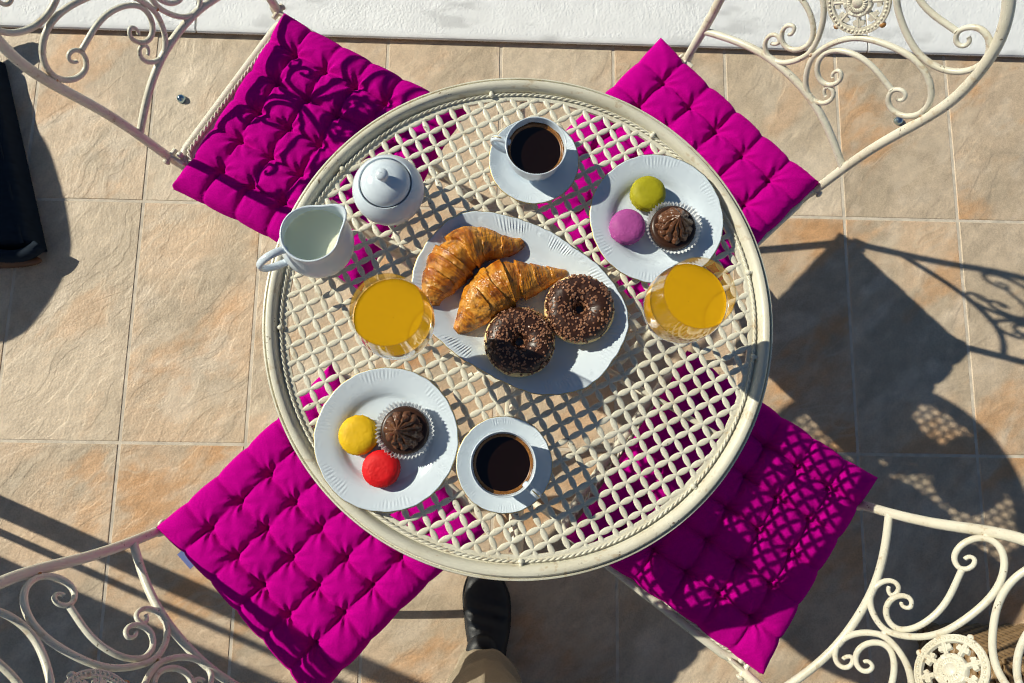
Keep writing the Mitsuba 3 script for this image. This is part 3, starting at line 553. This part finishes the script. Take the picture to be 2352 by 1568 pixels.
# ------------------------------------------------------------------ doughnuts
def torus(R, r, zr, n=110, k=48, lo=0, hi=2 * np.pi, bump=.0, seed=0):
    th = np.arange(n) * 2 * np.pi / n; ph = np.linspace(lo, hi, k)
    TH, PH = np.meshgrid(th, ph, indexing='ij'); w = bump * (meshkit.fbm(np.stack([np.cos(TH) * 3, np.sin(TH) * 3, np.cos(PH) * 1.5 + seed], -1), 3, seed) - .5)
    return np.stack([(R + (r + w) * np.cos(PH)) * np.cos(TH), (R + (r + w) * np.cos(PH)) * np.sin(TH), (zr + w) * np.sin(PH)], -1), TH, PH
for c, seed, lab in (((.0332, .1402), 3, 'chocolate sprinkle doughnut partly shaded by the croissant, the lower one'), ((.1163, .1877), 6, 'chocolate sprinkle doughnut in full sun at the right of the platter')):
    t = thing('doughnut', lab, 'doughnut', 'chocolate doughnuts on the platter'); z = ZT + .0055 + .0185
    V, _, _ = torus(.0276, .0216, .0178, bump=.002, seed=seed)
    put(t + '__dough', P(fix((V[:, :-1].reshape(-1, 3) + [*c, z - .0008], grid_faces(110, 47, True, True))), True), 'm_dough')
    n, k = 160, 40; V, TH, PH = torus(.0278, .0211, .0200, n, k, bump=.002, seed=seed)
    lo = .34 + .40 * (meshkit.fbm(np.stack([np.cos(TH) * 2.5, np.sin(TH) * 2.5, TH * 0 + seed], -1), 3, 5) - .5) * 2
    PH2 = lo + (np.pi + .5 - lo) * np.linspace(0, 1, k)[None]
    w = .0025 * (meshkit.fbm(np.stack([np.cos(TH) * 3, np.sin(TH) * 3, np.cos(PH2) * 1.5 + seed], -1), 3, seed) - .5)
    rr = .0216 + w - .0016 * np.exp(-np.linspace(0, 1, k)[None] / .04) ; zz = .0204 + w
    G = np.stack([(.0278 + rr * np.cos(PH2)) * np.cos(TH) + c[0], (.0278 + rr * np.cos(PH2)) * np.sin(TH) + c[1], zz * np.sin(PH2) + z], -1)
    put(t + '__glaze', P((G.reshape(-1, 3), grid_faces(n, k, True, False)), True), 'm_glaze')
    r_ = np.random.default_rng(seed); bits = []
    while len(bits) < 500:
        a_, b_ = r_.random() * 2 * np.pi, r_.uniform(.30, np.pi + .2)
        dens = meshkit.fbm(np.array([math.cos(a_) * 2.2 + seed, math.sin(a_) * 2.2, math.cos(b_)]), 2, 8)
        if r_.random() > (.0278 + .0214 * math.cos(b_)) / .05 or r_.random() > np.clip((dens - .30) * 3.5, .10, 1): continue
        nrm = np.array([math.cos(b_) * math.cos(a_), math.cos(b_) * math.sin(a_), math.sin(b_)])
        p = np.array([(.0278 + .0216 * math.cos(b_)) * math.cos(a_) + c[0], (.0278 + .0216 * math.cos(b_)) * math.sin(a_) + c[1], .0203 * math.sin(b_) + z])
        x = np.cross(nrm, r_.normal(size=3)); x /= np.linalg.norm(x); y = np.cross(nrm, x); y = y + .3 * nrm * r_.normal(); y /= np.linalg.norm(y)
        s = np.array([r_.uniform(.0021, .0036), r_.uniform(.0019, .0028), r_.uniform(.0015, .0022)])
        bv, bf = box(0, 0, 0, *s, .00035); bits.append((bv @ np.stack([x, y, np.cross(x, y)]) + p + nrm * .0004, bf))
    k_ = put(t + '__sprinkles', P(join(bits), False), 'm_sprinkle'); labels[k_] = {'kind': 'stuff', 'label': 'chopped milk chocolate sprinkles'}

# ------------------------------------------------------------------ macarons and truffles
def macaron(c, r, col, z, lab, seed, tip=(0, 0)):
    t = thing('macaron', lab, 'macaron', 'macarons on the dessert plates')
    to = T().translate([c[0], c[1], z]).rotate([1, 0, 0], tip[0]).rotate([0, 1, 0], tip[1])
    def wob(R, Z, TH):
        q = np.stack([np.cos(TH) * R * 90, np.sin(TH) * R * 90, Z * 60 + seed], -1); w = meshkit.fbm(q, 3, seed) - .5
        return R * (1 + .03 * w), Z + .0012 * w
    def frill(R, Z, TH):
        q = np.stack([np.cos(TH) * 14, np.sin(TH) * 14, Z * 900 + seed], -1); return R * (1 + .09 * (meshkit.noise(q, seed) - .5) * (R > r * .8)), Z
    cap = spline([(.0002, .0292), (r * .35, .0290), (r * .68, .0275), (r * .90, .0240), (r * .985, .0212), (r * .965, .0190)], 30)
    put(t + '__top_shell', P(fix(lathe(np.vstack([cap, [(r * .90, .0186), (.0002, .0186)]]), 90, fn=wob)), 60), 'm_mac_' + col, to)
    put(t + '__frill', P(fix(lathe([(r * .7, .0190), (r * .95, .0190), (r * 1.01, .0172), (r * .985, .0152), (r * .94, .0142), (r * .7, .0142)], 150, fn=frill)), True), 'm_mac_' + col, to)
    put(t + '__filling', P(fix(lathe([(.0002, .0150), (r * .90, .0150), (r * .915, .0130), (r * .90, .0110), (.0002, .0110)], 60)), True), 'm_mac_' + col, to)
    put(t + '__bottom_shell', P(fix(lathe(np.vstack([[(.0002, .0115)], [(r * .94, .0118), (r * .995, .0104), (r * .99, .0088), (r * .92, .004), (r * .7, .0012), (r * .3, 0), (.0002, 0)]]), 110, fn=frill)), 60), 'm_mac_' + col, to)
PZ = ZT + .0046
macaron((.2161, .3610), .0252, 'green', PZ, 'olive green macaron on the upper plate', 1)
macaron((.1858, .3105), .0252, 'pink', PZ, 'lilac pink macaron on the upper plate', 2)
macaron((-.1832, .0085), .0268, 'yellow', PZ, 'bright yellow macaron on the lower plate', 3)
macaron((-.1509, -.0358), .0252, 'red', PZ, 'vivid red macaron on the lower plate', 4)
def truffle(c, seed, lab, lean, z, twist, rcup=.0385):
    t = thing('chocolate_truffle', lab, 'truffle', 'piped chocolate truffles in paper cups')
    n, N_ = 44 * 6, 44; th = np.arange(n) * 2 * np.pi / n; zz = np.linspace(0, 1, 9)
    TH, Q = np.meshgrid(th, zz, indexing='ij'); tri = np.abs(((TH * N_ / (2 * np.pi)) % 1) - .5) * 4 - 1
    q = np.stack([np.cos(TH) * 2, np.sin(TH) * 2, Q * 0 + seed], -1); fl = meshkit.fbm(q, 2, seed) - .5
    R = .0275 + (rcup - .0275) * Q ** 1.1 * (1 + .35 * fl) + .0014 * tri * (.25 + Q); Z = .0005 + .026 * Q * (1 + .35 * fl) + .0006 * tri * (Q > .95)
    v = np.stack([R * np.cos(TH) + c[0], R * np.sin(TH) + c[1], Z + z], -1).reshape(-1, 3); f = grid_faces(n, 9, True, False)
    ctr = len(v); v = np.vstack([v, [[c[0], c[1], z + .0005]]]); i = np.arange(n); f = np.vstack([f[:, [0, 1, 2]], f[:, [0, 2, 3]], np.stack([i * 9, i * 0 + ctr, (i + 1) % n * 9], 1)])
    put(t + '__paper_cup', P((v, f), 25), 'm_paper')
    put(t + '__chocolate_base', P(fix(lathe(spline([(.0005, .001), (.027, .001), (.0310, .012), (.0328, .021), (.0315, .0258), (.025, .0280), (.0005, .029)], 40), 90, (c[0], c[1], z))), True), 'm_choc')
    nz = 60; s = np.linspace(0, 1, nz)
    prof = CubicSpline([0, .15, .4, .65, .85, 1.0], [.0246, .0258, .0226, .0160, .0085, .0006])(s); hz = .0260 + .0330 * s ** 1.15
    th = np.arange(240) * 2 * np.pi / 240; S, TH = np.meshgrid(s, th, indexing='ij')
    q = np.stack([np.cos(TH) * 2.5 + seed, np.sin(TH) * 2.5, S * 4], -1)
    ridge = np.abs(np.sin(5.5 * TH + twist * S + 3.4 * (meshkit.fbm(q, 3, seed) - .5) + .55 * np.sin(S * 22 + 3 * np.sin(TH)) * (1 - S)))
    amp = .36 * np.clip((1 - S) * 6, 0, 1) * np.clip(.35 + S * 1.2, 0, 1)
    R = prof[:, None] * (1 - amp * (1 - ridge) ** 1.2 + .22 * (meshkit.fbm(q * 1.8, 3, seed + 2) - .5) * (1 - S) + .05 * np.sin(S * 24 + 2 * TH) * (1 - S))
    H = hz[:, None] + .0042 * (meshkit.fbm(q * 2, 3, seed + 1) - .5) * (1 - S)
    v = np.stack([R * np.cos(TH) + c[0] + lean[0] * S ** 1.3, R * np.sin(TH) + c[1] + lean[1] * S ** 1.3, H + z], -1).reshape(-1, 3)
    put(t + '__piped_swirl', P(fix((v, grid_faces(nz, 240, False, True))), True), 'm_milk_choc')
truffle((.2500, .3085), 5, 'glossy piped chocolate truffle in a paper cup on the upper plate', (.0005, .0050), PZ, 2.6)
truffle((-.1202, .0158), 8, 'ribbed chocolate truffle in a paper cup on the lower plate', (-.0060, -.0010), PZ, .9)

# ------------------------------------------------------------------ small floor studs
for x, y, lab in ((-.8273, .8723, 'small shiny domed metal stud on the tiles at the left'), (1.0599, .866, 'small shiny domed metal stud on the tiles at the right')):
    t = thing('floor_stud', lab, 'stud', 'metal studs on the floor')
    put(t, P(fix(lathe(spline([(.0115, .0), (.0112, .004), (.0090, .0095), (.005, .0128), (.0004, .0138)], 20), 40, (x, y, .0006))), True), 'm_chrome')

# ------------------------------------------------------------------ the person standing at the table (feet and trousers in view)
t = thing('person', 'standing person in beige trousers and black leather shoes at the bottom edge', 'person')
def shoe(cx, toe_y, ang, mirror_=1):
    n, k = 60, 28; s = np.linspace(0, 1, n); L = .285
    halfw = PchipInterpolator([0, .03, .10, .25, .45, .65, .85, .97, 1], [.004, .024, .041, .052, .049, .040, .038, .027, .006])(s)
    top = PchipInterpolator([0, .03, .10, .25, .40, .55, .75, .97, 1], [.020, .034, .045, .055, .070, .092, .100, .094, .05])(s)
    sway = .010 * mirror_ * np.sin(np.pi * np.clip(s * 1.1, 0, 1))
    def loft(w, z0, zt, exp):
        ph = np.arange(k) * 2 * np.pi / k; c_, s_ = np.cos(ph), np.sin(ph)
        X = sway[:, None] + w[:, None] * np.sign(c_) * np.abs(c_) ** exp; H = (zt - z0) / 2
        Z = (z0 + H)[:, None] + H[:, None] * np.sign(s_) * np.abs(s_) ** exp; Y = np.broadcast_to(-s[:, None] * L, X.shape)
        v = np.stack([X, Y, Z], -1).reshape(-1, 3); f = grid_faces(n, k, False, True); f = np.vstack([f[:, [0, 1, 2]], f[:, [0, 2, 3]]]); c0 = np.array([[0, i, i + 1] for i in range(1, k - 1)])
        return fix((v, np.vstack([f, c0[:, ::-1], c0 + (n - 1) * k])))
    to = T().translate([cx, toe_y, .001]).rotate([0, 0, 1], ang)
    upper = loft(halfw, np.full(n, .012), top, .85); q = upper[0]
    q[:, 2] += .004 * np.sin(q[:, 1] * 210 + q[:, 0] * 60) * np.exp(-((q[:, 1] + .10) / .03) ** 2) * (q[:, 2] > .04)
    key = put(t + '__shoe', P((q, upper[1]), True), 'm_leather', to)
    put(key + '__sole', P(loft(halfw + .0045, np.zeros(n), np.full(n, .020), .35), 30), 'm_sole', to)
    seam = np.c_[sway - mirror_ * halfw * .80, -s * L, top * .62 + .010][8:44]
    put(key + '__welt_seam', P(tube(seam, .0016, 6), True), 'm_sole', to)
    put(key + '__tongue', P(fix(lathe(spline([(.0006, .1), (.030, .098), (.036, .088), (.034, .07)], 12), 30)), True), 'm_leather', T().translate([cx + .004 * mirror_, toe_y - .165, .0]).rotate([0, 0, 1], ang))
shoe(-.020, -.292, 2, 1); shoe(.212, -.565, -10, -1)
def leg(ax, ay, kx, ky, hx, hy, seed):
    n, k = 110, 64; ctrl = np.array([(ax, ay, .085), (ax * .98 + kx * .02, ay - .02, .20), (kx, ky, .50), (hx, hy, .88)])
    c_ = CubicSpline([.085, .20, .50, .88], ctrl)(np.linspace(.085, .88, n)); z = c_[:, 2]
    r0 = PchipInterpolator([.085, .11, .18, .28, .5, .7, .88], [.068, .074, .084, .092, .092, .098, .105])(z)
    ph = np.arange(k) * 2 * np.pi / k; Zg, PH = np.meshgrid(z, ph, indexing='ij')
    q = np.stack([np.cos(PH) * 1.3 + seed, np.sin(PH) * 1.3, Zg * 9], -1)
    fold = (np.abs(meshkit.fbm(q, 3, seed) - .5) * -2 + .4) * .020 * np.exp(-((Zg - .13) / .13) ** 2) + .006 * np.sin(Zg * 85 + 2.4 * np.cos(PH - .8)) * np.exp(-((Zg - .15) / .07) ** 2)
    crease = .007 * np.exp(-((PH - np.pi / 2) / .10) ** 2) * np.clip((Zg - .12) / .2, 0, 1)
    R = r0[:, None] + fold + crease
    v = np.stack([c_[:, 0:1] + R * np.cos(PH) * .92, c_[:, 1:2] + R * np.sin(PH) * 1.08, Zg], -1)
    v[0:2, :, 2] += (.020 * np.cos(ph + .6))[None] - .006
    return v.reshape(-1, 3), grid_faces(n, k, False, True)
tr = t + '__trousers'
put(tr, P(leg(-.010, -.520, -.010, -.515, -.075, -.61, 2), True), 'm_trouser')
put(t + '__trousers', P(leg(.230, -.74, .195, -.69, .085, -.62, 5), True), 'm_trouser')
put(t + '__hips', P(manifold([(((-.07, -.61, .86), .105), ((.07, -.61, .86), .105)), (((-.06, -.61, .98), .115), ((.06, -.61, .98), .115)), (((-.06, -.61, .86), .11), ((-.06, -.61, .98), .115)), (((.06, -.61, .86), .11), ((.06, -.61, .98), .115))], .03), True), 'm_trouser')
put(t + '__shirt', P(manifold([(((-.07, -.62, 1.0), .11), ((.07, -.62, 1.0), .11)), (((-.10, -.60, 1.30), .11), ((.10, -.60, 1.30), .11)), (((-.07, -.62, 1.0), .11), ((-.10, -.60, 1.30), .11)), (((.07, -.62, 1.0), .11), ((.10, -.60, 1.30), .11)), (((0, -.62, 1.0), .115), ((0, -.60, 1.36), .10)),
     (((-.18, -.59, 1.36), .06), ((-.24, -.42, 1.30), .045)), (((.18, -.59, 1.36), .06), ((.24, -.42, 1.30), .045)), (((-.18, -.59, 1.36), .06), ((0, -.60, 1.38), .07)), (((.18, -.59, 1.36), .06), ((0, -.60, 1.38), .07)), (((-.24, -.42, 1.30), .045), ((-.13, -.26, 1.56), .034)), (((.24, -.42, 1.30), .045), ((.13, -.26, 1.56), .034))], .025), True), 'm_shirt')
hand = []
for s in (-1, 1):
    w0 = np.array([s * .13, -.26, 1.565]); k0 = np.array([s * .095, -.19, 1.665])
    hand += [((w0, .027), (k0, .024)), ((k0 + [s * .02, -.01, 0], .02), (k0 + [-s * .015, .005, .01], .02))]
    for i in range(4): hand += [((k0 + [s * (.022 - .014 * i), 0, .01], .009), (k0 + [s * (.010 - .014 * i), .03, .03 + .002 * i], .008)), ((k0 + [s * (.010 - .014 * i), .03, .03 + .002 * i], .008), (k0 + [s * (-.012 - .012 * i), .045, .022], .007))]
    hand += [((k0 + [-s * .01, -.03, -.01], .011), (k0 + [-s * .045, .0, .012], .009))]
put(t + '__head', P(manifold([(((0, -.585, 1.40), .055), ((0, -.57, 1.52), .058)), (((0, -.56, 1.60), .085), ((0, -.575, 1.65), .088)), (((0, -.51, 1.555), .05), ((0, -.535, 1.60), .065)), (((0, -.475, 1.595), .012), ((0, -.482, 1.625), .009))], .012, 8), True), 'm_skin')
put(t + '__hands', P(manifold(hand, .006, 6), True), 'm_skin')
put(t + '__hair', P(manifold([(((0, -.60, 1.66), .094), ((0, -.575, 1.685), .090)), (((0, -.615, 1.60), .075), ((0, -.60, 1.66), .09))], .015, 8), True), 'm_hair')

# ------------------------------------------------------------------ navy bag at the left edge
t = thing('fabric_bag', 'dark navy fabric bag with brown base lying on the tiles at the left edge', 'bag')
n = 90
U, V = np.meshgrid(np.linspace(0, 1, n), np.linspace(0, 1, n), indexing='ij')
# right edge leans from the hem corner to the far end; the bag grows taller away from the picture
xr = -1.120 - .165 * V; xl = -1.95 + 0 * V; X = xl + (xr - xl) * U; Y = .455 + .50 * V - .02 * (1 - U)
D = xr - X
q = np.stack([X * 6, Y * 9, X * 0], -1)
H = .052 + .10 * np.clip((D - .16) / .42, 0, 1) ** 1.3 * np.sin(np.pi * np.clip(V * .86 + .08, 0, 1)) ** .6 + .014 * (meshkit.fbm(q * 1.3, 3, 3) - .5)
e = np.minimum(np.minimum(1 - U, U) * (xr - xl), np.minimum(V, 1 - V) * .5)
H = H * np.sqrt(1 - np.exp(-np.maximum(e, 0) / .010))
top = np.stack([X, Y, H + .006], -1).reshape(-1, 3); bot = np.stack([X, Y, X * 0 + .006], -1).reshape(-1, 3)
f = grid_faces(n, n)
bd = np.r_[np.arange(n), np.arange(1, n) * n + n - 1, (n - 1) * n + np.arange(n - 2, -1, -1), np.arange(n - 2, 0, -1) * n]
put(t + '__body', P(fix((np.vstack([top, bot]), np.vstack([f, f[:, ::-1] + n * n, np.stack([bd, bd + n * n, np.roll(bd, -1) + n * n, np.roll(bd, -1)], 1)]))), 60), 'm_navy')
vv = np.linspace(0, 1, 60)
put(t + '__seam', P(tube(np.c_[-1.150 - .165 * vv, .462 + .49 * vv, .054 + .004 * np.sin(vv * 30)], .0045, 8), True), 'm_navy')
put(t + '__hem', P(tube(spline([(-1.118, .462, .040), (-1.14, .440, .045), (-1.20, .432, .045), (-1.40, .430, .06)], 40), .016, 10), True), 'm_navy')
put(t + '__base', P(blob((-1.24, .428, .022), .12, 3, (1, .18, .17)), True), 'm_tan')
put(t + '__strap', P(tube(spline([(-1.40, .95, .06), (-1.36, 1.03, .10), (-1.33, 1.045, .09), (-1.34, 1.0, .05)], 30), .018, 8), True), 'm_navy')

ctr = spline([(-2.05, .44), (-1.90, .425), (-1.76, .42), (-1.685, .428), (-1.64, .475), (-1.595, .560), (-1.573, .65), (-1.60, .80), (-1.66, .96), (-1.72, 1.02), (-1.80, 1.03), (-2.05, 1.03)], 90); cc = np.array([-1.85, .72])
lv = [(.006, .97), (.05, 1.0), (.25, 1.0), (.36, .99), (.40, .96), (.418, .90), (.424, .70), (.426, .3)]
v = np.array([[(*(cc + (p_ - cc) * k_), z_) for p_ in ctr] for z_, k_ in lv]).reshape(-1, 3); v[:, :2] += .012 * (meshkit.fbm(np.c_[v[:, :2] * 9, v[:, 2] * 12], 3, 4)[:, None] - .5)
v = np.vstack([v, [[*cc, .426]]]); f = grid_faces(8, 90, False, True); f = np.vstack([f[:, [0, 1, 2]], f[:, [0, 2, 3]], np.array([[7 * 90 + i_, 7 * 90 + (i_ + 1) % 90, 720] for i_ in range(90)])])
put(t + '__tall_compartment', P((v, f), 60), 'm_navy')

# ------------------------------------------------------------------ brown wicker stool at the lower right
t = thing('wicker_stool', 'brown woven wicker stool behind the lower right chair back', 'stool')
wx0, wx1, wy0, wy1, wz = 1.019, 1.519, -.92, -.414, .36
put(t + '__body', P(box((wx0 + wx1) / 2, (wy0 + wy1) / 2, wz / 2, wx1 - wx0 - .012, wy1 - wy0 - .012, wz - .012, .006)), 'm_tan')
rows = []
for r_i in range(40):
    y = wy1 - .006 - r_i * .0125; n = 160; x = np.linspace(wx0, wx1, n)
    rows.append(tube(np.c_[x, np.full(n, y), wz - .002 + .0032 * np.sin(x / .018 * np.pi + np.pi * (r_i % 2))], .0056, 6, flat=.5))
k_ = put(t + '__top_weave', P(join(rows), True), 'm_wicker'); labels[k_] = {'kind': 'stuff', 'label': 'woven strands of the stool top'}
rows = []
for face in range(2):
    for r_i in range(32):
        z = .006 + r_i * .0125; n = 160
        if face == 0:
            y = np.linspace(wy0, wy1, n); rows.append(tube(np.c_[wx0 + .0032 * np.sin(y / .018 * np.pi + np.pi * (r_i % 2)), y, np.full(n, z)], .0056, 6))
        else:
            x = np.linspace(wx0, wx1, n); rows.append(tube(np.c_[x, wy1 + .0032 * np.sin(x / .018 * np.pi + np.pi * (r_i % 2)), np.full(n, z)], .0056, 6))
k_ = put(t + '__side_weave', P(join(rows), True), 'm_wicker'); labels[k_] = {'kind': 'stuff', 'label': 'woven strands of the stool sides'}

# ------------------------------------------------------------------ posts and pillar off to the left, known by their long shadows
def on_line(x, x1, y1): return y1 - .404 * (x - x1)
for x, x1, y1, r, lab in ((-1.52, -1.164, -.1645, .0235, 'thick white awning post standing left of the terrace'), (-1.46, -1.157, -.2235, .0085, 'thin white awning post beside the stucco pillar')):
    t = thing('awning_post', lab, 'post')
    y = on_line(x, x1, y1)
    put(t + '__pole', P(tube([(x, y, .012), (x, y, 2.3)], r, 20), 40), 'm_white_paint')
    put(t + '__base_plate', P(box(x, y, .007, .12, .12, .012, .002)), 'm_white_paint')
t = thing('stucco_pillar', 'square white stucco pillar left of the terrace', 'pillar')
px = -1.80; pn = np.array([.375, .927])
pc = np.array([px, on_line(px, -1.152, -.2557)]) - pn * .30
pv, pf = box(0, 0, 1.25, .56, .56, 2.5, .01); ca, sa = math.cos(math.radians(-22)), math.sin(math.radians(-22))
pv = pv @ np.array([[ca, sa, 0], [-sa, ca, 0], [0, 0, 1]]) + [*pc, 0.001]
put(t + '__shaft', P((pv, pf), 20), 'm_step')
